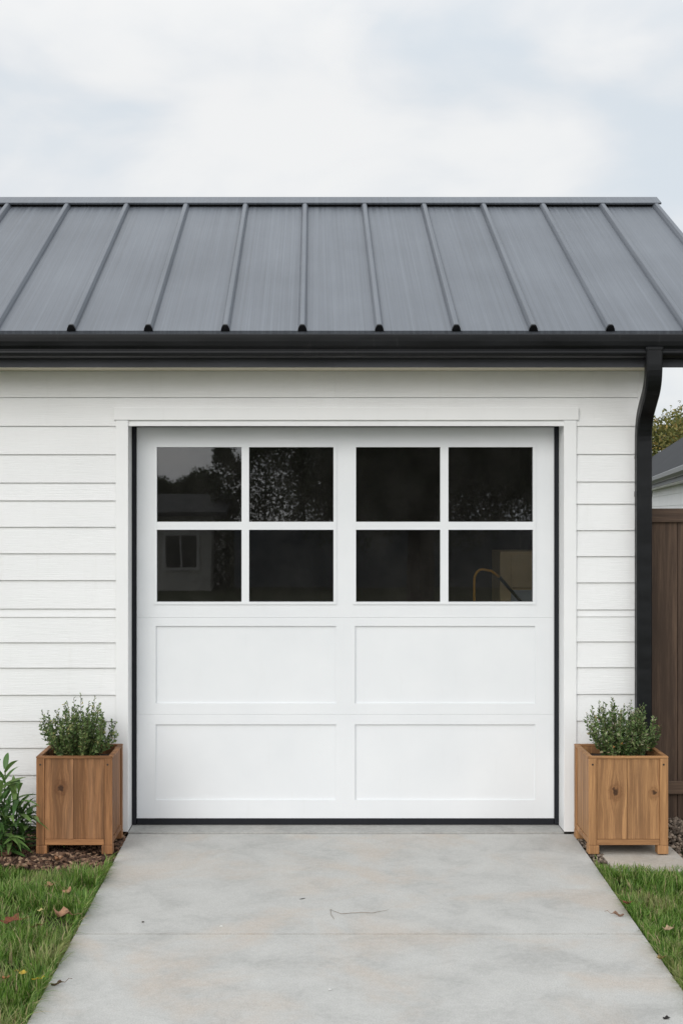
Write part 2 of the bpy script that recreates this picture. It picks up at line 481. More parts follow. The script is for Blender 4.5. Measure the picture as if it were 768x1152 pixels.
def window(x0, a, b, c, d, x1):
    m = MB()
    xs = [x0, a, b, c, d, x1]; zs = [wb, dz(677), dz(596), dz(587), dz(503), wt]
    dep = [[0] * 5, [0, None, .002, None, 0], [0, .002, .002, .002, 0], [0, None, .002, None, 0], [0] * 5]
    plate(m, xs, zs, dep, YD - .006, YD + .03, .0028)
    m.build('window_frame', M['door'], GD)
    g = MB()
    for xa, xb in ((a, b), (c, d)):
        for za, zb in ((zs[1], zs[2]), (zs[3], zs[4])):
            g.box(xa - .004, xb + .004, YD + .012, YD + .016, za - .004, zb + .004)
    g.build('window_pane', M['glass'], GD)
window(wl0, dx(176.6), dx(271.8), dx(280.2), dx(375), wl1)
window(wr0, dx(400.3), dx(495), dx(504), dx(599), wr1)
m = MB()
m.box(cas_l1 - .0035, X0 - .001, YD - .012, YD + .05, .012, dz(480.3) - .001, .002)
m.box(X1 + .001, cas_r0 + .0035, YD - .012, YD + .05, .012, dz(480.3) - .001, .002)
m.box(cas_l1 - .0035, cas_r0 + .0035, YD - .013, YD + .05, dz(480.3), hz0 + .004, .002)
m.build('weather_seal', M['rubber'], G)
m = MB(); m.box(X0, X1, YD - .006, YD + .035, .010, dz(920.9), .006, 3)
m.build('bottom_seal', M['rubber'], GD)

# --- roof
RX = 2.335; RXL = -5.0
nrm = Vector((0, -SL, 1)).normalized()      # front slope normal
nrb = Vector((0, SL, 1)).normalized()
mb = MB()
th = .03
f0, f1 = Vector((0, EY, EZ)), Vector((0, RY, RZ)); b0 = Vector((0, BY, EZ))
prof = [f0, f1, b0, b0 - nrb * th, f1 - Vector((0, 0, th * 1.15)), f0 - nrm * th]
mb.prism_x([(p.y, p.z) for p in prof], RXL, RX)
# shallow stiffening lines pressed into every pan
ROOF = mb.build('roof', M['roof'], G)
sdir = (f1 - f0).normalized()
def rib_pts(base, n, h, w, top):
    hw, tw = w / 2, top / 2
    return [(-hw, 0), (-hw * .86, h * .45), (-tw, h * .93), (-tw * .55, h), (tw * .55, h), (tw, h * .93), (hw * .86, h * .45), (hw, 0)]
def rib(x, back=False):
    m = MB()
    d = sdir if not back else Vector((0, -sdir.y, sdir.z)); n = nrm if not back else nrb
    s0 = f0 if not back else b0
    L = (f1 - f0).length
    pr = rib_pts(None, n, .036, .05, .026)
    def ring(s, k=1.0, lift=0.):
        p = s0 + d * s
        return [Vector((x, p.y, p.z)) + Vector((a * k, 0, 0)) + n * (b * k - .002 + lift) for a, b in pr]
    m.loft([ring(.012), ring(L - .05)], True, 0)
    m.loft([ring(-.004, 1.03), ring(.012, 1.03)], True, 1)    # black closure on the eave end
    return m.build('rib', [M['roof'], M['black']], ROOF)
for k in range(-10, 6): rib(-.242 + .4325 * k)
rib(RX - .024)
# ridge cap standing clear of the pans, black filler under it stands in for the gap's shadow
mb = MB()
up = .034
c_top = Vector((0, RY, RZ + up * 1.14 + .004)); cl = .155
pf = c_top - sdir * cl; pb = Vector((0, 2 * RY - pf.y, pf.z))
pr = [pf, c_top, pb, pb - nrb * .007, c_top - Vector((0, 0, .008)), pf - nrm * .007]
pr = [pf - nrm * .014 + sdir * .004, pf - nrm * .0, *pr[1:3], pb - nrb * .014, pb - nrb * .008 , c_top - Vector((0, 0, .009)), pf - nrm * .008 + sdir * .006]
mb.prism_x([(p.y, p.z) for p in pr], RXL, RX + .012)
mb.build('ridge_cap', M['roof'], ROOF)
mb = MB()
q0 = f1 - sdir * .10; q1 = f1
mb.prism_x([((q0 + nrm * -.002).y, (q0 + nrm * -.002).z), ((q0 + nrm * .03).y, (q0 + nrm * .03).z), (RY, RZ + .032), (2 * RY - (q0 + nrm * .03).y, (q0 + nrm * .03).z), (2 * RY - q0.y, q0.z - .002), (RY, RZ - .006)], RXL + .02, RX - .01)
mb.build('ridge_gap_shade', M['black'], ROOF)
# rake boards
mb = MB()
for (a, b, n) in ((f0 + sdir * .03, f1, nrm), (b0 + Vector((0, -sdir.y, sdir.z)) * .03, f1, nrb)):
    lo = .15
    pr = [(a.y, a.z - .034), (b.y, b.z - .036), (b.y, b.z - .036 - lo), (a.y, a.z - .034 - lo)]
    mb.prism_x(pr, RX - .03, RX - .006)
mb.build('rake_board', M['fascia'], G)
# soffit, fascia
FYF = -.285
ZF = gz(413, FYF - CAMY)
mb = MB(); mb.box(RXL, RX - .031, FYF, FYF + .025, ZF, 2.872, .002)
mb.build('fascia', M['fascia'], G)
mb = MB(); mb.box(RXL, 1.765, FYF + .0255, -.0, ZF + .008, ZF + .02)
mb.box(RXL, 1.765, FYF + .026, FYF + .048, ZF + .001, ZF + .0078)          # white sub-fascia lip seen under the black board
mb.build('soffit', M['soffit'], G)
# sloped soffit under the gable overhang
mb = MB()
for sgn in (0, 1):
    a = f0 + sdir * .06; b = f1.copy()
    pr = [(a.y, a.z - .036), (b.y, b.z - .04), (b.y, b.z - .055), (a.y, a.z - .051)]
    if sgn: pr = [(2 * RY - y, z) for y, z in pr]
    mb.prism_x(pr, XR + .001, RX - .031)
mb.build('gable_soffit', M['soffit'], G)
# gutter
prof = [(-.503, 2.862), (-.503, 2.722), (-.560, 2.722), (-.572, 2.724), (-.590, 2.729), (-.600, 2.738), (-.603, 2.747), (-.601, 2.7535), (-.590, 2.760), (-.5905, 2.768),
        (-.606, 2.785), (-.612, 2.808), (-.614, 2.830), (-.6145, 2.843), (-.611, 2.849), (-.604, 2.850), (-.598, 2.846)]
prof = [(y + .503 + FYF - .003, z + .021) for y, z in prof]
inner = [(y + (.004 if y < FYF - .004 else -.004), z + (.004 if z < 2.861 else 0)) for y, z in prof]
mb = MB()
mb.prism_x(prof + inner[::-1][1:], RXL, RX + .01)
mb.box(RX + .0102, RX + .0135, FYF - .107, FYF - .004, 2.747, 2.867, .0008)
mb.build('gutter', M['black'], G)
# downspout, rectangular pipe with two swept bends
def corner(p, q, r, rad, n=7):
    a = (p - q).normalized(); b = (r - q).normalized()
    A, B = q + a * rad, q + b * rad
    return [(1 - t) ** 2 * A + 2 * t * (1 - t) * q + t * t * B for t in [i / n for i in range(n + 1)]]
xa, xb = 1.715, 1.7365
P = [Vector((xa, FYF - .085, gz(391, 7.41))), Vector((xa, FYF - .085, 2.60)), Vector((xb, -.054, 2.40)), Vector((xb, -.054, .10))]
P[2].z = 2.41
path = [P[0]] + corner(P[0], P[1], P[2], .10) + corner(P[1], P[2], P[3], .12) + [Vector((xb, -.054, 1.2)), P[3]]
def rect_rings(path, w, d, bev=.008):
    rings = []
    for i, p in enumerate(path):
        t = (path[min(i + 1, len(path) - 1)] - path[max(i - 1, 0)]).normalized()
        bx = Vector((1, 0, 0)); by = t.cross(bx).normalized(); bx = by.cross(t).normalized()
        c = []
        for sx, sy in ((1, 1), (-1, 1), (-1, -1), (1, -1)):
            p1 = (sx * (w / 2 - bev), sy * d / 2); p2 = (sx * w / 2, sy * (d / 2 - bev))
            c += [p1, p2] if sx * sy < 0 else [p2, p1]
        rings.append([p + bx * u + by * v for u, v in c])
    return rings
mb = MB()
mb.loft(rect_rings(path, .088, .068))
# outlet collar and the crimped sleeve joints
mb.loft(rect_rings([P[0] + Vector((0, 0, .004)), P[0] + Vector((0, 0, -.012))], .096, .076))
mb.loft(rect_rings([Vector((xb, -.054, 2.205)), Vector((xb, -.054, 2.19))], .0905, .0705))
DS = mb.build('downspout', M['black'], G)
for z in (2.0, .55):
    mb = MB(); mb.loft(rect_rings([Vector((xb, -.054, z)), Vector((xb, -.054, z - .03))], .092, .072))
    mb.build('strap', M['black'], DS)

# ------------------------------------------------------------------ things standing in the garage behind the glass
c = empty('cabinet', (1.30, .85, .004)); tag(c, 'tan cabinet inside the garage seen through the right window', 'cabinet')
mt = plain('tan_board', (.50, .38, .22), .6, .1); mg = plain('grey_board', (.33, .36, .42), .6, .1)
m = MB(); m.box(-.27, .27, 0, .4, 0, 1.62, .004); m.build('body', mt, c)
m = MB(); m.box(-.20, .262, -.018, -.001, .06, 1.37, .003); m.build('drawer_front', mg, c)
m = MB(); m.box(-.20, .262, -.018, -.001, 1.385, 1.60, .003); m.build('door', mt, c)
c = empty('hand_truck', (.845, .70, .004)); tag(c, 'yellow curved tube hand truck standing inside the dark garage', 'hand truck')
my = plain('yellow_enamel', (.62, .32, .05), .4, .1)
m = MB(); m.tube([(0, 0, .1), (0, 0, 1.44)] + [(.05 - .05 * math.cos(a), 0, 1.44 + .07 * math.sin(a)) for a in [R(20), R(45), R(70), R(90)]] + [(.11, .0, 1.50), (.16, 0, 1.46)], .008, 8); m.build('handle', my, c, True)
m = MB(); m.tube([(.30, 0, .1), (.30, 0, 1.30), (.16, 0, 1.46)], .011, 8); m.tube([(0, 0, .7), (.3, 0, .7)], .009, 8); m.build('frame', M['rubber'], c, True)
m = MB(); m.box(-.04, .34, -.16, 0, .012, .02, .002); m.build('toe_plate', M['screw'], c)
for sx in (-.02, .32):
    m = MB(); m.tube([(sx - .02, .08, .1), (sx + .02, .08, .1)], .1, 16); m.build('wheel', M['rubber'], c)

# ------------------------------------------------------------------ planters
def planter(loc, w, d, h, label, knots, light, dark, grey, seed, kmat):
    p = empty('planter_box', loc); tag(p, label, 'planter')
    fm = m_wood(kmat + '_front', light, dark, knots, 'z', seed, grey)
    vm = m_wood(kmat + '_post', tuple(v * .95 for v in light), tuple(v * 1.05 for v in dark), (), 'z', seed + 3)
    hm = m_wood(kmat + '_rail', light, tuple(v * 1.1 for v in dark), (), 'x', seed + 5)
    pw = .045; fz = .049; rt = .027
    for sx in (0, 1):
        for sy in (0, 1):
            x0 = 0 if sx == 0 else w - pw; y0 = 0 if sy == 0 else d - pw
            m = MB(); m.box(x0, x0 + pw, y0, y0 + pw, fz, h - .0125, .003); po = m.build('corner_post', vm, p)
            fx = -.001 if sx == 0 else w - .059
            m = MB(); m.box(fx, fx + .06, y0 - .002 + (0 if sy == 0 else -.013), y0 + .058 + (0 if sy == 0 else -.013), 0, fz - .001, .004); m.build('foot', vm, p)
            if sy == 0:
                m = MB(); xx = x0 + pw * (.5 if sx == 0 else .42)
                m.tube([(xx, -.0012, h - .045), (xx, .004, h - .045)], .0055, 10); m.build('screw', M['screw'], po)
    t = .02; ins = .008
    def panel(name, mat, horiz, fixed):
        m = MB(); a, b = pw + .0006, (w if horiz else d) - pw - .0006; mid = a + (b - a) * .485
        for u0, u1 in ((a, mid - .0009), (mid + .0009, b)):
            if horiz: m.box(u0, u1, fixed, fixed + t, fz + .032, h - .0128, .0022)
            else: m.box(fixed, fixed + t, u0, u1, fz + .032, h - .0128, .0022)
        m.build(name, mat, p)
    panel('front_panel', fm, True, ins)
    panel('rear_panel', vm, True, d - ins - t)
    panel('side_panel', vm, False, ins); panel('side_panel', vm, False, w - ins - t)
    for (a, b, c, e) in ((pw + .001, w - pw - .001, .003, .03), (pw + .001, w - pw - .001, d - .03, d - .003), ):
        m = MB(); m.box(a, b, c, e, fz, fz + .0305, .003); m.build('bottom_rail', hm, p)
    for (a, b) in ((.003, .03), (w - .03, w - .003)):
        m = MB(); m.box(a, b, pw + .001, d - pw - .001, fz, fz + .0305, .003); m.build('bottom_rail', vm, p)
    # mitred rim laid flat on the boards
    m = MB(); rw = .026; z0, z1 = h - .012, h
    o_ = [(-.001, -.001), (w + .001, -.001), (w + .001, d + .001), (-.001, d + .001)]; i_ = [(rw, rw), (w - rw, rw), (w - rw, d - rw), (rw, d - rw)]
    for k in range(4):
        j = (k + 1) % 4
        quad = [o_[k], o_[j], i_[j], i_[k]]
        cx = sum(q[0] for q in quad) / 4; cy = sum(q[1] for q in quad) / 4
        quad = [(cx + (x - cx) * .998, cy + (y - cy) * .998) for x, y in quad]
        lo = [m.bm.verts.new((x, y, z0)) for x, y in quad]; hi = [m.bm.verts.new((x, y, z1)) for x, y in quad]
        m.bm.faces.new(lo[::-1]); m.bm.faces.new(hi)
        for a in range(4): m.bm.faces.new((lo[a], lo[(a + 1) % 4], hi[(a + 1) % 4], hi[a]))
    bmesh.ops.bevel(m.bm, geom=m.bm.edges[:], offset=.002, segments=2, affect='EDGES')
    m.build('rim', hm, p)
    # soil heaped a little
    m = MB(); n = 12
    vs = [[m.bm.verts.new((.03 + (w - .06) * i / n, .03 + (d - .06) * j / n, h - .055 + .02 * math.sin(math.pi * i / n) * math.sin(math.pi * j / n) + random.uniform(-.005, .005))) for i in range(n + 1)] for j in range(n + 1)]
    for j in range(n):
        for i in range(n): m.bm.faces.new((vs[j][i], vs[j][i + 1], vs[j + 1][i + 1], vs[j + 1][i]))
    m.build('soil', M['soil'], p)
    return p
YP = 7.325 - 7.81
LW, LX = .418, gx(41, 7.325)
planter((LX, YP, 0), LW, .405, .537, 'cedar planter box on brown mulch left of the garage door, single knot', [(.135, .362, .034)], (.49, .235, .100), (.16, .072, .030), .22, 1.3, 'cedar_dark')
RW, RXP = .438, gx(661.5, 7.325)
planter((RXP, YP, 0), RW, .405, .537, 'pale cedar planter box right of the garage door with two front knots', [(.150, .340, .036), (.362, .335, .027)], (.60, .325, .142), (.25, .124, .054), .12, 6.1, 'cedar_pale')

def leaf_quads(P, D, L, W, fold=.25, U=None):
    """folded lens leaves: base P, direction D, returns verts and quads (2 per leaf)"""
    n = len(P)
    if U is None: U = rng.normal(size=(n, 3))
    S = np.cross(D, U); S /= np.linalg.norm(S, axis=1, keepdims=True) + 1e-9
    N = np.cross(S, D)
    L = np.broadcast_to(L, (n,))[:, None]; W = np.broadcast_to(W, (n,))[:, None]
    b = P; t = P + D * L - N * L * .08; mid = P + D * L * .5
    l = mid + S * W * .5 + N * W * fold; r = mid - S * W * .5 + N * W * fold; c = mid
    V = np.stack([b, l, t, r, c], 1).reshape(-1, 3)
    base = np.arange(n)[:, None] * 5
    q1 = base + np.array([[0, 4, 2, 1]]); q2 = base + np.array([[0, 3, 2, 4]])
    return V, np.concatenate([q1, q2])

def shrub(loc, w, h, label, mat, seed, nst=100):
    r = np.random.default_rng(seed)
    s = empty('small_shrub', loc); tag(s, label, 'shrub')
    mb = MB(); Ps, Ds, Ls = [], [], []
    for i in range(nst):
        th = r.uniform(0, 2 * math.pi); sp = math.sqrt(r.uniform(0, 1))
        hh = h * (1 - .42 * sp ** 2) * r.uniform(.62, 1.0)
        if r.uniform() < .34: hh = h * (1 - .3 * sp ** 2) * r.uniform(.98, 1.2)
        rad = w / 2 * sp * r.uniform(.8, 1.12)
        p0 = np.array([math.cos(th) * .045 * sp, math.sin(th) * .045 * sp, 0])
        p3 = np.array([math.cos(th) * rad, math.sin(th) * rad * .92, hh])
        p1 = p0 + np.array([math.cos(th) * rad * .72, math.sin(th) * rad * .72, hh * .34]) + r.normal(size=3) * .008
        ts = np.linspace(0, 1, 7)
        cur = [(1 - t) ** 2 * p0 + 2 * t * (1 - t) * p1 + t * t * p3 for t in ts]
        mb.tube([tuple(c) for c in cur], [.0019 - .0011 * t for t in ts], 4)
        nl = int(36 + 26 * hh / h)
        for q in range(nl):
            t = .12 + .88 * (q + r.uniform(0, .9)) / nl
            c = (1 - t) ** 2 * p0 + 2 * t * (1 - t) * p1 + t * t * p3
            tg = 2 * (1 - t) * (p1 - p0) + 2 * t * (p3 - p1); tg /= np.linalg.norm(tg)
            d = r.normal(size=3); d -= tg * d.dot(tg); d /= np.linalg.norm(d) + 1e-9
            d = d * .85 + tg * r.uniform(.25, .9); d /= np.linalg.norm(d)
            Ps.append(c); Ds.append(d); Ls.append(r.uniform(.015, .029) * (1.0 if t < .9 else .7))
    mb.build('stem', M['stem'], s)
    Ls = np.array(Ls)
    V, Q = leaf_quads(np.array(Ps), np.array(Ds), Ls, Ls * r.uniform(.42, .6, len(Ls)))
    np_mesh('foliage', V, Q, mat, s)
    return s
shrub((gx(88, 7.53), 7.53 - 7.81, .487), .47, .31, 'dark green shrub growing in the left planter box', M['shrub'], 3)
shrub((gx(697, 7.53), 7.53 - 7.81, .487), .46, .31, 'green shrub flecked with pale and orange leaves in the right planter', M['shrub_y'], 9)

# strap leaved plant at the left
def strap_plant(loc, label, seed):
    r = np.random.default_rng(seed)
    s = empty('leafy_plant', loc); tag(s, label, 'plant')
    mbs = MB(); Vs, Qs = [], []; off = 0
    stalks = [(-.10, -.02, .40, -.3), (.02, .02, .47, .05), (.0, -.08, .33, .1), (.06, -.05, .30, .25), (-.05, .05, .46, .1), (.09, .03, .25, .35), (-.14, .03, .30, -.4), (.03, -.1, .22, .2), (.07, .0, .36, .3), (-.03, -.06, .40, .2), (.10, -.04, .20, .5)]
    for (sx, sy, hh, lean) in stalks:
        top = np.array([sx + lean * .12, sy + r.uniform(-.04, .02), hh])
        mbs.tube([(sx, sy, -.02), tuple((np.array([sx, sy, 0]) + top) / 2 + r.normal(size=3) * .006), tuple(top)], [.006, .0045, .003], 6)
        nl = 20
        for q in range(nl):
            t = .15 + .85 * q / (nl - 1)
            base = np.array([sx, sy, 0]) * (1 - t) + top * t
            a = q * 2.4 + r.uniform(-.4, .4); el = r.uniform(.1, .9) * (.5 + t * .9)
            d = np.array([math.cos(a) * math.cos(el), math.sin(a) * math.cos(el), math.sin(el)])
            L = r.uniform(.13, .25); W = r.uniform(.022, .036)
            side = np.cross(d, [0, 0, 1]); side /= np.linalg.norm(side) + 1e-9
            up = np.cross(side, d)
            droop = r.uniform(.3, 1.1)
            if r.uniform() < .12: L *= 1.35; W *= .55
            k = 7; tw = r.uniform(-.5, .5)
            vv = []
            for i in range(k + 1):
                u = i / k
                p = base + d * L * u - np.array([0, 0, 1]) * L * droop * .55 * u * u + side * L * .12 * tw * u * u
                wd = W * (math.sin(math.pi * min(1, .12 + u * .88)) ** .8 if u < 1 else 0.02) * (1.15 - .35 * u)
                ss = side * math.cos(tw * u) + up * math.sin(tw * u)
                vv += [p + ss * wd / 2 + up * wd * .18, p, p - ss * wd / 2 + up * wd * .18]
            Vs += vv
            for i in range(k):
                b = off + i * 3
                Qs += [[b, b + 1, b + 4, b + 3], [b + 1, b + 2, b + 5, b + 4]]
            off += 3 * (k + 1)
    mbs.build('stalk', M['strap'], s)
    np_mesh('leaves', np.array(Vs), np.array(Qs), M['strap'], s, True)
strap_plant((gx(1, 7.42), 7.42 - 7.81, -.02), 'bushy plant with long pointed green leaves beside the left planter', 5)

# ------------------------------------------------------------------ ground cover
def in_drive(x, y): return (x > np.interp(-y, [-e[0] for e in EL], [e[1] for e in EL])) & (x < np.interp(-y, [-e[0] for e in EL], [e[2] for e in EL]))
def lawn_edge(x):        # rear edge of the grass
    return np.where(x < 0, -.675 + .02 * np.sin(x * 9) + .015 * np.sin(x * 23), -.665 + .015 * np.sin(x * 11))
def grass(name, areas, seed):
    r = np.random.default_rng(seed); Vs = []; Qs = []; off = 0
    for (x0, x1, y0, y1, dens, lmin, lmax, wd) in areas:
        n = int((x1 - x0) * (y1 - y0) * dens)
        x = r.uniform(x0, x1, n); y = r.uniform(y0, y1, n)
        # tufts
        nc = max(30, n // 70); cx = r.uniform(x0, x1, nc); cy = r.uniform(y0, y1, nc)
        pick = r.integers(0, nc, n); tuft = r.uniform(0, 1, n) < .72
        x = np.where(tuft, cx[pick] + r.normal(0, .030, n), x); y = np.where(tuft, cy[pick] + r.normal(0, .030, n), y)
        xl = np.interp(-y, [-e[0] for e in EL], [e[1] for e in EL]); xr = np.interp(-y, [-e[0] for e in EL], [e[2] for e in EL])
        ok = (y < lawn_edge(x) + r.normal(0, .012, n)) & ~((x > xl - .008) & (x < xr + .008)) & (x > x0) & (x < x1) & (y > y0)
        # thin, worn patches
        worn = np.sin(x * 5.1 + 1.3 * np.sin(y * 4.3)) * np.sin(y * 6.7 + x * 2.1)
        ok &= ~((worn > .55) & (r.uniform(0, 1, n) < .6))
        x, y, pick, tuft = x[ok], y[ok], pick[ok], tuft[ok]; n = len(x)
        tl = r.uniform(.7, 1.25, nc)[pick]; ta = r.uniform(0, 2 * math.pi, nc)[pick]
        L = r.uniform(lmin, lmax, n) * np.where(tuft, tl, .8) * np.where(worn[ok] > .4, .6, 1) * np.clip(.42 + (lawn_edge(x) - y) / .55, .42, 1)
        a = np.where(r.uniform(0, 1, n) < .55, ta + r.normal(0, .6, n), r.uniform(0, 2 * math.pi, n))
        lean = r.uniform(.15, 1.15, n); W = wd * r.uniform(.7, 1.3, n)
        D = np.stack([np.cos(a), np.sin(a)], 1)
        S = np.stack([-D[:, 1], D[:, 0], np.zeros(n)], 1)
        z0 = -.035 + .012 * np.sin(x * 7 + y * 3) * np.sin(y * 5)
        rows = []
        for k, (u, wk) in enumerate(((0, .8), (.4, 1.), (.75, .72), (1., .06))):
            hor = L * lean * (.35 * u + .65 * u * u) * .8
            ver = L * (u - .32 * lean * u * u)
            c = np.stack([x + D[:, 0] * hor, y + D[:, 1] * hor, z0 + np.maximum(ver, .002)], 1)
            rows += [c + S * (W * wk / 2)[:, None], c - S * (W * wk / 2)[:, None]]
        V = np.stack(rows, 1).reshape(-1, 3)
        b = off + np.arange(n)[:, None] * 8
        Q = np.concatenate([b + np.array([[i * 2, i * 2 + 1, i * 2 + 3, i * 2 + 2]]) for i in range(3)])
        Vs.append(V); Qs.append(Q); off += len(V)
    # blades rooted along the slab's edge that spill over it
    side = 1 if areas[0][0] < 0 else 2
    n = 1500; y = r.uniform(-4.2, -.68, n); keep = (np.sin(y * 11) + np.sin(y * 27 + 1) + r.normal(0, .8, n)) > (-.5 if side == 1 else .45); y = y[keep]; n = len(y)
    sg = 1 if side == 1 else -1
    xe = np.interp(-y, [-e[0] for e in EL], [e[side] for e in EL]); x = xe - sg * r.uniform(.002, .03, n)
    a = np.where(sg > 0, 0, math.pi) + r.normal(0, .75, n); L = r.uniform(.035, .105, n) * (1 if side == 1 else .75); W = .0042 * r.uniform(.6, 1.2, n); lean = r.uniform(.7, 1.5, n)
    D = np.stack([np.cos(a), np.sin(a)], 1); S = np.stack([-D[:, 1], D[:, 0], np.zeros(n)], 1); rows = []
    for u, wk in ((0, .8), (.4, 1.), (.75, .72), (1., .06)):
        hor = L * lean * (.4 * u + .6 * u * u) * .75; ver = L * (.75 * u - .5 * lean * u * u) + .03 * u
        c = np.stack([x + D[:, 0] * hor, y + D[:, 1] * hor, -.03 + .036 * min(1, u * 2.5) + np.maximum(ver, 0)], 1)
        rows += [c + S * (W * wk / 2)[:, None], c - S * (W * wk / 2)[:, None]]
    V = np.stack(rows, 1).reshape(-1, 3); b = off + np.arange(n)[:, None] * 8
    Vs.append(V); Qs.append(np.concatenate([b + np.array([[i * 2, i * 2 + 1, i * 2 + 3, i * 2 + 2]]) for i in range(3)]))
    o = np_mesh(name, np.concatenate(Vs), np.concatenate(Qs), M['grass'], None, True)
    return o
gl = grass('grass', [(-2.7, -1.2, -3.5, -.6, 13000, .05, .125, .0042), (-6, -2.7, -3.5, -.6, 1800, .05, .10, .008), (-6, -1.2, -7., -3.5, 1800, .05, .1, .008)], 21)
tag(gl, 'long green grass with fallen leaves left of the driveway', 'grass', kind='stuff')
gr = grass('grass', [(1.2, 2.6, -3.5, -.62, 15000, .045, .10, .0042), (2.6, 6, -3.5, -.6, 1800, .05, .10, .008), (1.2, 6, -7., -3.5, 1800, .05, .1, .008)], 22)
tag(gr, 'short green grass right of the driveway below the pale planter', 'grass', kind='stuff')

def chips(name, n, xr, yr, zf, smin, smax, mat, seed, flat=.3, keep=None, elong=2.2):
    r = np.random.default_rng(seed)
    x = r.uniform(*xr, n); y = r.uniform(*yr, n)
    if keep is not None:
        k = keep(x, y); x, y = x[k], y[k]; n = len(x)
    z = zf(x, y) + r.uniform(-.004, .012, n)
    cube = np.array([[-1, -1, -1], [1, -1, -1], [1, 1, -1], [-1, 1, -1], [-.8, -.8, 1], [.8, -.8, 1], [.8, .8, 1], [-.8, .8, 1]], float) * .5
    V = cube[None] * (1 + r.uniform(-.35, .35, (n, 8, 1))) + r.uniform(-.12, .12, (n, 8, 3))
    s = r.uniform(smin, smax, n)
    V = V * np.stack([s * r.uniform(1, elong, n), s, s * r.uniform(flat * .6, flat * 1.5, n)], 1)[:, None, :]
    a = r.uniform(0, 2 * math.pi, n); b = r.normal(0, .45, n); c = r.normal(0, .35, n)
    ca, sa, cb, sb, cc, sc = np.cos(a), np.sin(a), np.cos(b), np.sin(b), np.cos(c), np.sin(c)
    X, Y, Z = V[..., 0], V[..., 1], V[..., 2]
    X, Z = X * cb[:, None] + Z * sb[:, None], -X * sb[:, None] + Z * cb[:, None]
    Y, Z = Y * cc[:, None] - Z * sc[:, None], Y * sc[:, None] + Z * cc[:, None]
    X, Y = X * ca[:, None] - Y * sa[:, None], X * sa[:, None] + Y * ca[:, None]
    V = np.stack([X + x[:, None], Y + y[:, None], Z + z[:, None]], -1).reshape(-1, 3)
    f = np.array([[0, 3, 2, 1], [4, 5, 6, 7], [0, 1, 5, 4], [1, 2, 6, 5], [2, 3, 7, 6], [3, 0, 4, 7]])
    Q = (np.arange(n)[:, None, None] * 8 + f[None]).reshape(-1, 4)
    return np_mesh(name, V, Q, mat)
mb = MB(); mb.box(-4.8, -1.27, -.7, .03, -.06, -.022, .01)
o = mb.build('garden_bed', plain('bed_soil', (.022, .015, .011), .95, .4, 25, .6)); o['kind'] = 'structure'
mulch_z = lambda x, y: -.018 + .012 * np.sin(x * 13) * np.sin(y * 17)
o = chips('mulch', 9000, (-4.2, -1.262), (-.72, .02), mulch_z, .009, .03, M['mulch'], 31)
tag(o, 'brown wood mulch and leaf litter along the white wall', 'mulch', kind='stuff')
# slab and gravel at the right
mb = MB(); mb.box(1.405, 1.83, -.80, -.02, -.1, -.006, .004)
o = mb.build('paving', M['conc2']); o['kind'] = 'structure'
def gravel_keep(x, y): return ((x > 1.80) & (x + y * .3 > 1.66)) | ((x > edge(-.4, 2) + .01) & (x < 1.402))
grav_z = lambda x, y: -.035 + np.where(x > 1.78, .07 * np.clip((y + .42) / .35, 0, 1) * np.exp(-((x - 2.0) / .30) ** 2), .018)
o = chips('gravel', 5200, (1.33, 3.2), (-.62, .18), grav_z, .008, .022, M['gravel'], 33, .7, gravel_keep, 1.5)
tag(o, 'brown grey gravel heaped at the foot of the dark fence', 'gravel', kind='stuff')
st = NT('flagstone')
fc = st.ramp(st.noise(st.pos(), 22, 5, .7), [(.3, (.28, .16, .10)), (.7, (.48, .33, .22))])
st.bsdf(fc, .85, st.bump(st.noise(st.pos(), 60, 4), .5, .004))
mb = MB()
pts = [(1.845, -.60), (1.93, -.66), (2.04, -.65), (2.09, -.56), (2.02, -.47), (1.90, -.47)]
lo = [mb.bm.verts.new((x, y, -.05)) for x, y in pts]; hi = [mb.bm.verts.new((x + random.uniform(-.005, .005), y, -.004 + random.uniform(0, .012))) for x, y in pts]
mb.bm.faces.new(lo[::-1]); mb.bm.faces.new(hi)
for i in range(6): mb.bm.faces.new((lo[i], lo[(i + 1) % 6], hi[(i + 1) % 6], hi[i]))
o = mb.build('flagstone', st.m); tag(o, 'tan flagstone lying beside the pale planter near the fence', 'stone')

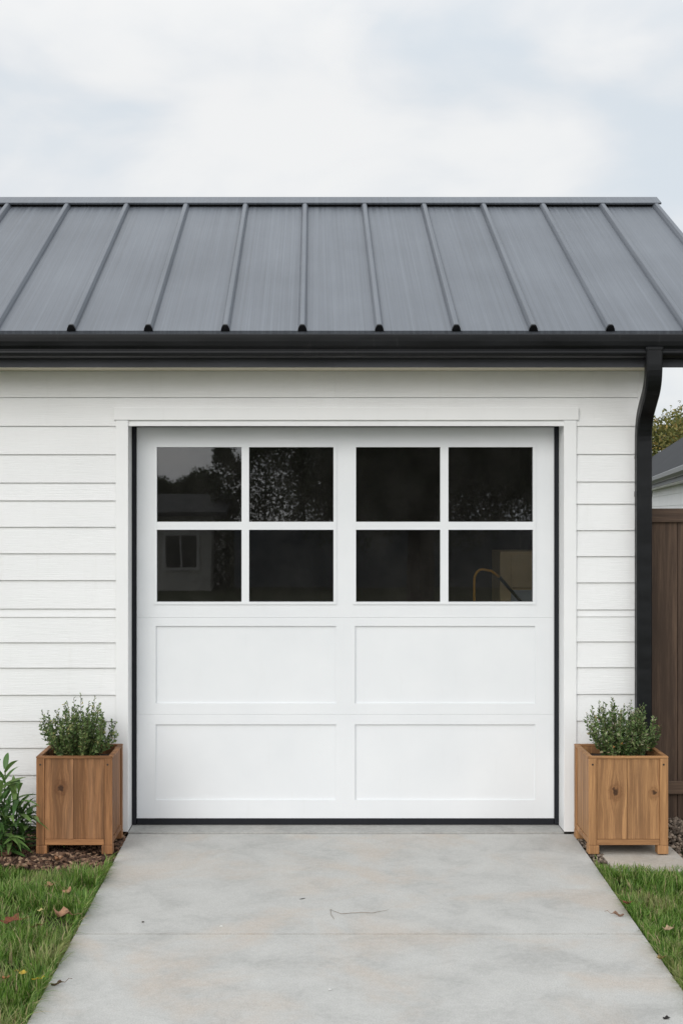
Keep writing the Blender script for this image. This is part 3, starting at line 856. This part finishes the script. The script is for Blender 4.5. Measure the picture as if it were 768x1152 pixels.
# fallen leaves
def dead_leaf(label, px, py, size, col, seed, lift=.05, rot=0., curl=.5, group='fallen leaves on the grass', stalk=True):
    d = F * (CAMZ - lift) / (py - 576)
    r = random.Random(seed)
    lm = NT('dry_leaf')
    c = lm.mix(lm.mr(lm.noise(lm.obj(), 55, 5, .7), .35, .7, 0, 1), tuple(v * .55 for v in col), tuple(v * 1.15 for v in col))
    lm.bsdf(c, .7, lm.bump(lm.noise(lm.obj(), 160, 4), .4, .002), .3)
    bm = bmesh.new()
    n = 22; ctr = bm.verts.new((0, 0, 0)); ring = []; mid = []
    for i in range(n):
        a = 2 * math.pi * i / n
        rad = size * .5 * (.84 + .13 * math.cos(5 * a) + .07 * math.cos(3 * a + seed)) * r.uniform(.86, 1.1)
        x, y = rad * math.cos(a) * 1.15, rad * math.sin(a) * .8
        def zz(x, y): return curl * (abs(y) * .7 + (x * x) * 5) + .12 * size * math.sin(x / size * 9) * curl
        ring.append(bm.verts.new((x, y, zz(x, y) + r.uniform(-.03, .03) * size)))
        mid.append(bm.verts.new((x * .5, y * .5, zz(x * .5, y * .5))))
    for i in range(n):
        j = (i + 1) % n
        bm.faces.new((ctr, mid[i], mid[j])); bm.faces.new((mid[i], ring[i], ring[j], mid[j]))
    me = bpy.data.meshes.new('fallen_leaf'); bm.to_mesh(me); bm.free()
    o = link('fallen_leaf', me, lm.m)
    md = o.modifiers.new('t', 'SOLIDIFY'); md.thickness = .0012
    o.scale = (.85,) * 3 if lift > .02 else (1, 1, 1)
    o.location = (gx(px, d), d + CAMY, lift - (.012 if lift > .04 else 0)); o.rotation_euler = (r.uniform(-.35, .25), r.uniform(-.25, .25), rot)
    tag(o, label, 'leaf', group)
    if stalk:
        m = MB(); m.tube([(size * .55, 0, curl * size * size * .3), (size * .8, .004, .01), (size * 1.0, .012, .004)], .0011, 5); m.build('stalk', lm.m, o)
    return o
LG = 'fallen leaves on the mulch'
dead_leaf('curled brown leaf on the mulch beside the long leaved plant', 24, 954, .11, (.22, .12, .06), 21, .012, .3, 1.0, LG)
dead_leaf('small rusty leaf on the mulch in front of the cedar box', 66, 967, .06, (.24, .12, .06), 22, .012, 1.3, .8, LG)
dead_leaf('dark dry leaf at the lower left corner of the mulch', 8, 962, .08, (.12, .06, .035), 23, .012, 2.3, .9, LG)
dead_leaf('large tan curled leaf on the left grass near the driveway edge', 71, 1027, .105, (.36, .20, .12), 1, .06, .4, .9)
dead_leaf('dark red brown leaf on the grass at the left frame edge', 14, 1033, .11, (.17, .055, .025), 2, .055, -.2, .5)
dead_leaf('small tan leaf in the left grass below the mulch', 57, 994, .07, (.33, .18, .10), 3, .05, 1.0, .8)
dead_leaf('pale orange leaf in the left grass nearest the cedar planter', 76, 1001, .07, (.36, .20, .12), 4, .045, 2.0, .8)
dead_leaf('dull olive brown leaf between the tan and red leaves', 41, 1039, .06, (.15, .09, .03), 5, .05, .2, .5)
dead_leaf('bright yellow leaf lowest in the left grass', 41, 1098, .042, (.62, .44, .03), 6, .065, .2, .4)
dead_leaf('dull yellow leaf in the lower left grass', 26, 1091, .05, (.42, .30, .04), 7, .06, 2.4, .4)
dead_leaf('brown leaf beside the dull yellow leaf at lower left', 7, 1097, .05, (.26, .11, .04), 8, .06, 1.4, .6)
dead_leaf('tiny pale yellow leaf above the large tan leaf', 46, 1021, .035, (.50, .42, .18), 9, .06, .4, .5)
dead_leaf('rust red leaf on the right grass beside the driveway', 705, 1016, .075, (.20, .060, .035), 10, .035, 1.2, .5)
dead_leaf('pale tan leaf in the right grass near the frame edge', 751, 1045, .06, (.36, .26, .16), 11, .04, .6, .6)
dead_leaf('narrow brown leaf lying on the left driveway edge', 65, 1107, .05, (.13, .075, .05), 12, .006, .1, .7, 'fallen leaves on the driveway').scale = (1.2, .4, 1)
dead_leaf('thin tan leaf lying on the right driveway edge', 694, 1029.5, .05, (.26, .16, .11), 13, .006, 2.8, .9, 'fallen leaves on the driveway').scale = (1.2, .35, 1)
dead_leaf('curled ochre leaf against the right driveway edge', 743, 1078, .055, (.26, .17, .06), 14, .025, .8, .7)
dead_leaf('small black leaf on the driveway at lower right', 749, 1145, .026, (.02, .018, .016), 15, .004, .1, .3, 'fallen leaves on the driveway', False)
def gp(px, py, z=.003):
    d = F * (CAMZ - z) / (py - 576); return (gx(px, d), d + CAMY, z)
mb = MB()
mb.tube([gp(376, 1034), gp(372.5, 1029), gp(371.5, 1023), gp(377, 1025.5), gp(384, 1028), gp(395, 1027), gp(408, 1026.5), gp(419, 1027), (gp(428, 1025)), gp(437, 1023.5)],
        [.0007, .0011, .0012, .0012, .0013, .0013, .0012, .0011, .0009, .0005], 6)
o = mb.build('twig', plain('twig_bark', (.24, .20, .155), .8)); tag(o, 'thin hooked twig lying in the middle of the driveway', 'twig')
mb = MB(); mb.tube([gp(337, 1011.5), gp(340, 1011), gp(343.5, 1010.3)], [.001, .002, .001], 6)
o = mb.build('twig', plain('twig_dark', (.03, .025, .02), .8)); tag(o, 'tiny dark bit of twig above the hooked twig', 'twig')
for lab, px, py, c in (('tiny white pebble on the driveway left of the joint centre', 249, 1042, (.8, .8, .78)), ('tiny white pebble on the driveway below the joint', 371, 1113, (.7, .7, .68)),
                       ('tiny dark speck of debris on the left driveway', 161, 1037, (.05, .04, .03))):
    m = MB(); bmesh.ops.create_icosphere(m.bm, subdivisions=1, radius=.006)
    for v in m.bm.verts: v.co = Vector((v.co.x * 1.2, v.co.y, v.co.z * .5)) * random.uniform(.85, 1.15)
    o = m.build('pebble', plain('pebble_stone', c, .8)); o.location = gp(px, py, .003)
    tag(o, lab, 'pebble', 'specks on the driveway')

# ------------------------------------------------------------------ fence at the right
FY = .25; FD = FY - CAMY
fe = empty('wooden_fence', (1.80, FY, 0)); tag(fe, 'dark brown stained board fence beside the black downspout', 'fence')
x0f, x1f = 0.0, 4.2
joint = gx(761.5, FD) - 1.80
bw = .172
m = MB(); xj = joint - bw * 3
while xj < x1f:
    a, b = max(x0f, xj), min(x1f, xj + bw)
    if b - a > .02: m.box(a + .0015, b - .0015, 0, .022, gz(922, FD), gz(586, FD), .003)
    xj += bw
m.build('board_panel', M['fence'], fe)
m = MB(); m.box(x0f, x1f, -.022, .045, gz(587.5, FD - .02), gz(572, FD - .02), .004); m.build('top_rail', M['fencerail'], fe)
m = MB(); m.box(x0f, x1f, -.024, -.001, gz(893.5, FD - .02), gz(879, FD - .02), .004); m.build('lower_rail', M['fencerail'], fe)
m = MB(); m.box(x0f, x1f, -.018, .02, gz(929.5, FD - .02), gz(924.5, FD - .02), .003); m.build('kickboard', M['kick'], fe)
for px_ in (.04, 2.1, 4.1):
    m = MB(); m.box(px_ - .045, px_ + .045, .046, .136, -.2, 1.87, .004); m.build('post', M['fence'], fe)

# ------------------------------------------------------------------ neighbouring house and tree beyond the fence
ang = R(10.6)
NH = empty('neighbour_house', (5.55, 20.2 + CAMY, 0), -ang); tag(NH, 'white neighbouring house with dark shingle roof beyond the fence', 'house')
# local y runs along the eave, local x to the right
eh = 2.60; run = 1.75; rise = 1.62; y0h, y1h = -3.0, 62.0; ov = .35
shg = NT('shingle_roof')
sc_ = shg.n('ShaderNodeTexBrick', {'Vector': shg.obj((1, 1, 1)), 'Color1': (.06, .062, .068, 1), 'Color2': (.085, .087, .094, 1), 'Mortar': (.03, .03, .033, 1), 'Scale': 3.0, 'Mortar Size': .02})
shg.bsdf(shg.mix(shg.mr(shg.noise(shg.pos(), 2, 5), .3, .7, 0, .5), (.028, .030, .034), (.058, .061, .067)), .85, None, .25)
shg.t.links.new(shg.mix(.5, (.07, .072, .078), (.09, .092, .1)), shg.t.nodes[1].inputs[0]) if False else None
m = MB()
sl = rise / run
def prism_y(m, prof, ya, yb):
    a = [m.bm.verts.new((x, ya, z)) for x, z in prof]; b = [m.bm.verts.new((x, yb, z)) for x, z in prof]; n = len(prof)
    for i in range(n):
        j = (i + 1) % n; m.bm.faces.new((a[i], a[j], b[j], b[i]))
    m.bm.faces.new(a[::-1]); m.bm.faces.new(b)
prism_y(m, [(0, eh), (run, eh + rise), (2 * run, eh), (2 * run, eh - .06), (run, eh + rise - .07), (0, eh - .06)], y0h, y1h)
nroof = m.build('roof', shg.m, NH)
m = MB()
prism_y(m, [(ov, -.2), (ov, eh - .06 + ov * sl - .05), (run, eh + rise - .09), (2 * run - ov, eh - .11 + ov * sl), (2 * run - ov, -.2)], y0h + .3, y1h - .3)
k = .1
while k < eh - .1:     # lap boards
    m.face([(ov - .018, y0h + .3, k), (ov - .018, y1h - .3, k), (ov - .002, y1h - .3, k + .24), (ov - .002, y0h + .3, k + .24)])
    m.face([(ov - .018, y0h + .3, k), (ov - .018, y1h - .3, k), (ov - .001, y1h - .3, k), (ov - .001, y0h + .3, k)])
    k += .24
m.build('wall', M['trim'], NH)
m = MB()
pr = [(.0, eh + .005), (.0, eh - .12), (-.07, eh - .12), (-.11, eh - .07), (-.12, eh), (-.115, eh + .01), (-.11, eh), (-.1, eh - .06), (-.06, eh - .11), (-.01, eh - .11), (-.006, eh)]
prism_y(m, pr, y0h, y1h); m.build('gutter', plain('gutter_grey', (.13, .135, .145), .35), NH)
m = MB(); prism_y(m, [(.002, eh - .061), (.03, eh - .061), (.03, eh - .19), (.002, eh - .19)], y0h, y1h); m.build('fascia', plain('grey_fascia', (.10, .10, .11), .5), NH)
m = MB(); prism_y(m, [(.031, eh - .15), (ov - .02, eh - .15), (ov - .02, eh - .17), (.031, eh - .17)], y0h, y1h); m.build('soffit', M['trim'], NH)

def tree(name, label, loc, height, crown, nleaf, lsize, stops, seed, trunk_r=.16, cz=.62, nclump=26, flat=.8, group=None, patch=None):
    r = np.random.default_rng(seed)
    tr = empty(name, loc); tag(tr, label, 'tree', group)
    mb = MB()
    top = height * .8
    mb.tube([(0, 0, -.2), (.02, .01, height * .25), (-.03, .04, height * .5), (.02, 0, top)], [trunk_r * 1.15, trunk_r, trunk_r * .7, trunk_r * .2], 9)
    C = []; 
    for i in range(nclump):
        th = r.uniform(0, 2 * math.pi); u = r.uniform(-1, 1); rr = r.uniform(.45, 1.) ** .5
        c = np.array([math.cos(th) * math.sqrt(1 - u * u) * crown * rr, math.sin(th) * math.sqrt(1 - u * u) * crown * rr, height * cz + u * rr * height * (1 - cz) * flat])
        C.append(c)
        z0 = min(height * .22 + r.uniform(0, .4) * height, c[2] - .1)
        mid = (np.array([0, 0, z0]) + c) / 2 + np.array([0, 0, .08 * height])
        mb.tube([(0, 0, z0), tuple(mid), tuple(c)], [trunk_r * .38, trunk_r * .2, trunk_r * .06], 5)
    mb.build('trunk', M['bark'], tr)
    C = np.array(C); cr = crown * r.uniform(.28, .5, nclump)
    pick = r.integers(0, nclump, nleaf)
    d = r.normal(size=(nleaf, 3)); d /= np.linalg.norm(d, axis=1, keepdims=True)
    P = C[pick] + d * (cr[pick] * r.uniform(.35, 1.12, nleaf) ** .7)[:, None] * np.array([1, 1, .8])
    D = r.normal(size=(nleaf, 3)) + np.array([0, 0, -.3]); D /= np.linalg.norm(D, axis=1, keepdims=True)
    L = lsize * r.uniform(.6, 1.3, nleaf)
    V, Q = leaf_quads(P, D, L, L * .55)
    mt = m_island(name + '_leaf', stops, .6, .25, .3, patch, .5)
    np_mesh('crown', V, Q, mt, tr)
    return tr
olive = [(0, (.06, .075, .02)), (.5, (.14, .15, .04)), (.85, (.23, .20, .06)), (1, (.34, .23, .07))]
tree('leafy_tree', 'olive and yellow leaved tree rising behind the neighbouring roof', (18.0, 52.5, 0), 6.8, 3.5, 24000, .19, olive, 41, .2, .60, 44)
dk = [(0, (.02, .032, .012)), (.5, (.04, .06, .02)), (1, (.075, .09, .03))]
# across the street: seen only as reflections in the door's glass
tree('shade_tree', 'broad dark tree across the street reflected in the door windows', (1.95, -18.5, 0), 8.2, 3.1, 110000, .09, dk, 51, .25, .55, 70)
tree('round_tree', 'round dark tree on the far skyline reflected in upper left pane', (-6.6, -70, 0), 4.4, 1.7, 12000, .2, dk, 52, .2, .6, 30)
tree('low_tree', 'low dark tree beside the reflected pale cottage', (-9.0, -70, 0), 3.9, 1.6, 12000, .2, dk, 53, .2, .55, 30)
tree('slim_tree', 'slim dark tree beyond the street behind the shade tree', (7.2, -30, 0), 7.4, 2.4, 24000, .2, dk, 54, .2, .56, 34)
HS = empty('pale_cottage', (-4.8, -24.5, -.42)); tag(HS, 'pale cottage with one dark window reflected in lower left panes', 'house')
m = MB(); m.box(-4.4, 2.1, -5, 0, -.1, 2.35); m.build('wall', plain('cottage_paint', (.62, .60, .55), .7), HS)
m = MB(); m.prism_x([(.45, 2.3), (-2.5, 2.78), (-5.45, 2.3), (-5.45, 2.2), (-2.5, 2.66), (.45, 2.2)], -4.8, 2.5); m.build('roof', shg.m, HS)
wn = MB(); wn.box(.93, 1.83, .001, .05, .86, 1.80, .004); w_ = wn.build('window', plain('cottage_white', (.7, .69, .66), .6), HS)
m = MB(); m.box(1.01, 1.36, .0505, .055, .94, 1.72); m.box(1.40, 1.75, .0505, .055, .94, 1.72); m.build('pane', plain('dark_pane', (.015, .016, .018), .15), w_)
HG = empty('tall_hedge', (3.0, -26.2, 0)); tag(HG, 'long dark hedge across the street behind the reflected fence', 'hedge')
def hedge(n, L):
    x = rng.uniform(-L / 2, L / 2, n); top = 3.5 + .35 * np.sin(x * 1.3) + .25 * np.sin(x * 3.1 + 1) + .15 * np.sin(x * 7.7)
    u = rng.uniform(0, 1, n); face = rng.uniform(0, 1, n) < .75
    z = np.where(face, top * u, top + rng.normal(0, .12, n)); y = np.where(face, .55 + rng.normal(0, .15, n), rng.uniform(-.6, .6, n))
    P = np.stack([x, y, z], 1); D = rng.normal(size=(n, 3)); D /= np.linalg.norm(D, axis=1, keepdims=True)
    Lf = .10 * rng.uniform(.6, 1.3, n)
    return leaf_quads(P, D, Lf, Lf * .6)
V, Q = hedge(60000, 11.5); np_mesh('foliage', V, Q, m_island('hedge_leaf', dk, .6), HG)
m = MB()
for i in range(12): m.tube([(-5.4 + i * .98, 0, -.1), (-5.4 + i * .98, .05, 2.9)], [.06, .02], 6)
m.build('stem', M['bark'], HG)
HF = empty('dark_fence', (.5, -24.2, 0)); tag(HF, 'dark board fence across the street below the shade tree', 'fence')
m = MB(); xx = -2.6
while xx < 9.5: m.box(xx, xx + .146, 0, .02, .05, 1.55, .003); xx += .15
m.build('board_panel', plain('slate_board', (.10, .115, .14), .8), HF)
m = MB(); m.box(-2.6, 9.5, -.06, -.001, 1.25, 1.34); m.box(-2.6, 9.5, -.06, -.001, .3, .39); m.build('rail', plain('slate_rail', (.045, .05, .06), .8), HF)

# ------------------------------------------------------------------ sky and light
SUN_EL, SUN_AZ = 26.0, 207.0         # compass degrees: behind the camera and a little to its left
wd = bpy.data.worlds.new('World'); scene.world = wd; wd.use_nodes = True
nt = wd.node_tree; nt.nodes.clear()
def wn_(t, ins=None, **p):
    nd = nt.nodes.new(t)
    for k, v in p.items(): setattr(nd, k, v)
    for k, v in (ins or {}).items():
        if isinstance(v, bpy.types.NodeSocket): nt.links.new(v, nd.inputs[k])
        else: nd.inputs[k].default_value = v
    return nd
out = wn_('ShaderNodeOutputWorld'); bg = wn_('ShaderNodeBackground'); bg.inputs[1].default_value = .1
nt.links.new(bg.outputs[0], out.inputs[0])
sky = wn_('ShaderNodeTexSky', sky_type='NISHITA', sun_disc=False, sun_elevation=R(SUN_EL), sun_rotation=R(SUN_AZ), air_density=1.0, dust_density=2.5, ozone_density=1.0)
tc = wn_('ShaderNodeTexCoord')
sp = wn_('ShaderNodeSeparateXYZ', {0: tc.outputs['Generated']})
mp = wn_('ShaderNodeMapping', {'Vector': tc.outputs['Generated'], 'Scale': (1.0, 1.0, 2.0), 'Location': (.35, .2, .12)})
n1 = wn_('ShaderNodeTexNoise', {'Vector': mp.outputs[0], 'Scale': 6.5, 'Detail': 7., 'Roughness': .48, 'Distortion': .3})
n2 = wn_('ShaderNodeTexNoise', {'Vector': mp.outputs[0], 'Scale': 1.9, 'Detail': 4., 'Roughness': .5})
add = wn_('ShaderNodeMath', {0: n1.outputs[0], 1: n2.outputs[0]}, operation='ADD')
mr = wn_('ShaderNodeMapRange', {0: add.outputs[0], 1: .80, 2: 1.18, 3: 0., 4: 1.}, interpolation_type='SMOOTHSTEP')
cr = wn_('ShaderNodeValToRGB', {0: mr.outputs[0]})
e = cr.color_ramp.elements
e[0].position = 0; e[0].color = (.725, .785, .84, 1); e[1].position = 1; e[1].color = (.925, .928, .925, 1)
em = cr.color_ramp.elements.new(.5); em.color = (.825, .85, .875, 1)
# an overcast dome is brighter overhead
zc = wn_('ShaderNodeMapRange', {0: sp.outputs[2], 1: .30, 2: 1.0, 3: 1.0, 4: 1.45})
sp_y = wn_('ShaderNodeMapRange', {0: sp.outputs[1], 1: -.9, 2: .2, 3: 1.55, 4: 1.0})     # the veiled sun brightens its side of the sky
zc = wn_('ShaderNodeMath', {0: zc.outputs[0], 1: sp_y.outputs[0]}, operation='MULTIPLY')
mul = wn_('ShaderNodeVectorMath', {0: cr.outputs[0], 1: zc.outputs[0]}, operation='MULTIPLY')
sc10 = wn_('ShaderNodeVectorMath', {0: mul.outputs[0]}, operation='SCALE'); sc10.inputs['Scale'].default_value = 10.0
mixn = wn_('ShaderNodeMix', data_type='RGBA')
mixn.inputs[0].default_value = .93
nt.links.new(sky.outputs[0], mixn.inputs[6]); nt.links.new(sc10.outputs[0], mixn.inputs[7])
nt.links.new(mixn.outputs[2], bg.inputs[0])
sl_ = bpy.data.lights.new('sun', 'SUN'); sl_.energy = 1.25; sl_.angle = R(36); sl_.color = (1, .97, .92)
so = bpy.data.objects.new('sun', sl_); COL.objects.link(so)
az = R(SUN_AZ); el = R(SUN_EL)
dvec = Vector((math.sin(az) * math.cos(el), math.cos(az) * math.cos(el), math.sin(el)))
so.rotation_euler = dvec.to_track_quat('Z', 'Y').to_euler(); so.location = dvec * 30

# ------------------------------------------------------------------ camera
cd = bpy.data.cameras.new('camera'); co = bpy.data.objects.new('camera', cd); COL.objects.link(co)
co.location = (CAMX, CAMY, CAMZ); co.rotation_euler = (R(90), 0, 0)
cd.sensor_width = 36; cd.sensor_fit = 'AUTO'; cd.lens = 36 * F / 1152
cd.shift_x = (384 - 353) / 1152; cd.clip_end = 1000; cd.clip_start = .05
scene.camera = co
vs = scene.view_settings
vs.view_transform = 'Standard'; vs.look = 'None'; vs.gamma = 1; vs.exposure = 0.0; vs.use_curve_mapping = False
scene.cycles.use_denoising = True
scene.cycles.denoising_prefilter = 'ACCURATE'
scene.cycles.max_bounces = 8; scene.cycles.transparent_max_bounces = 12
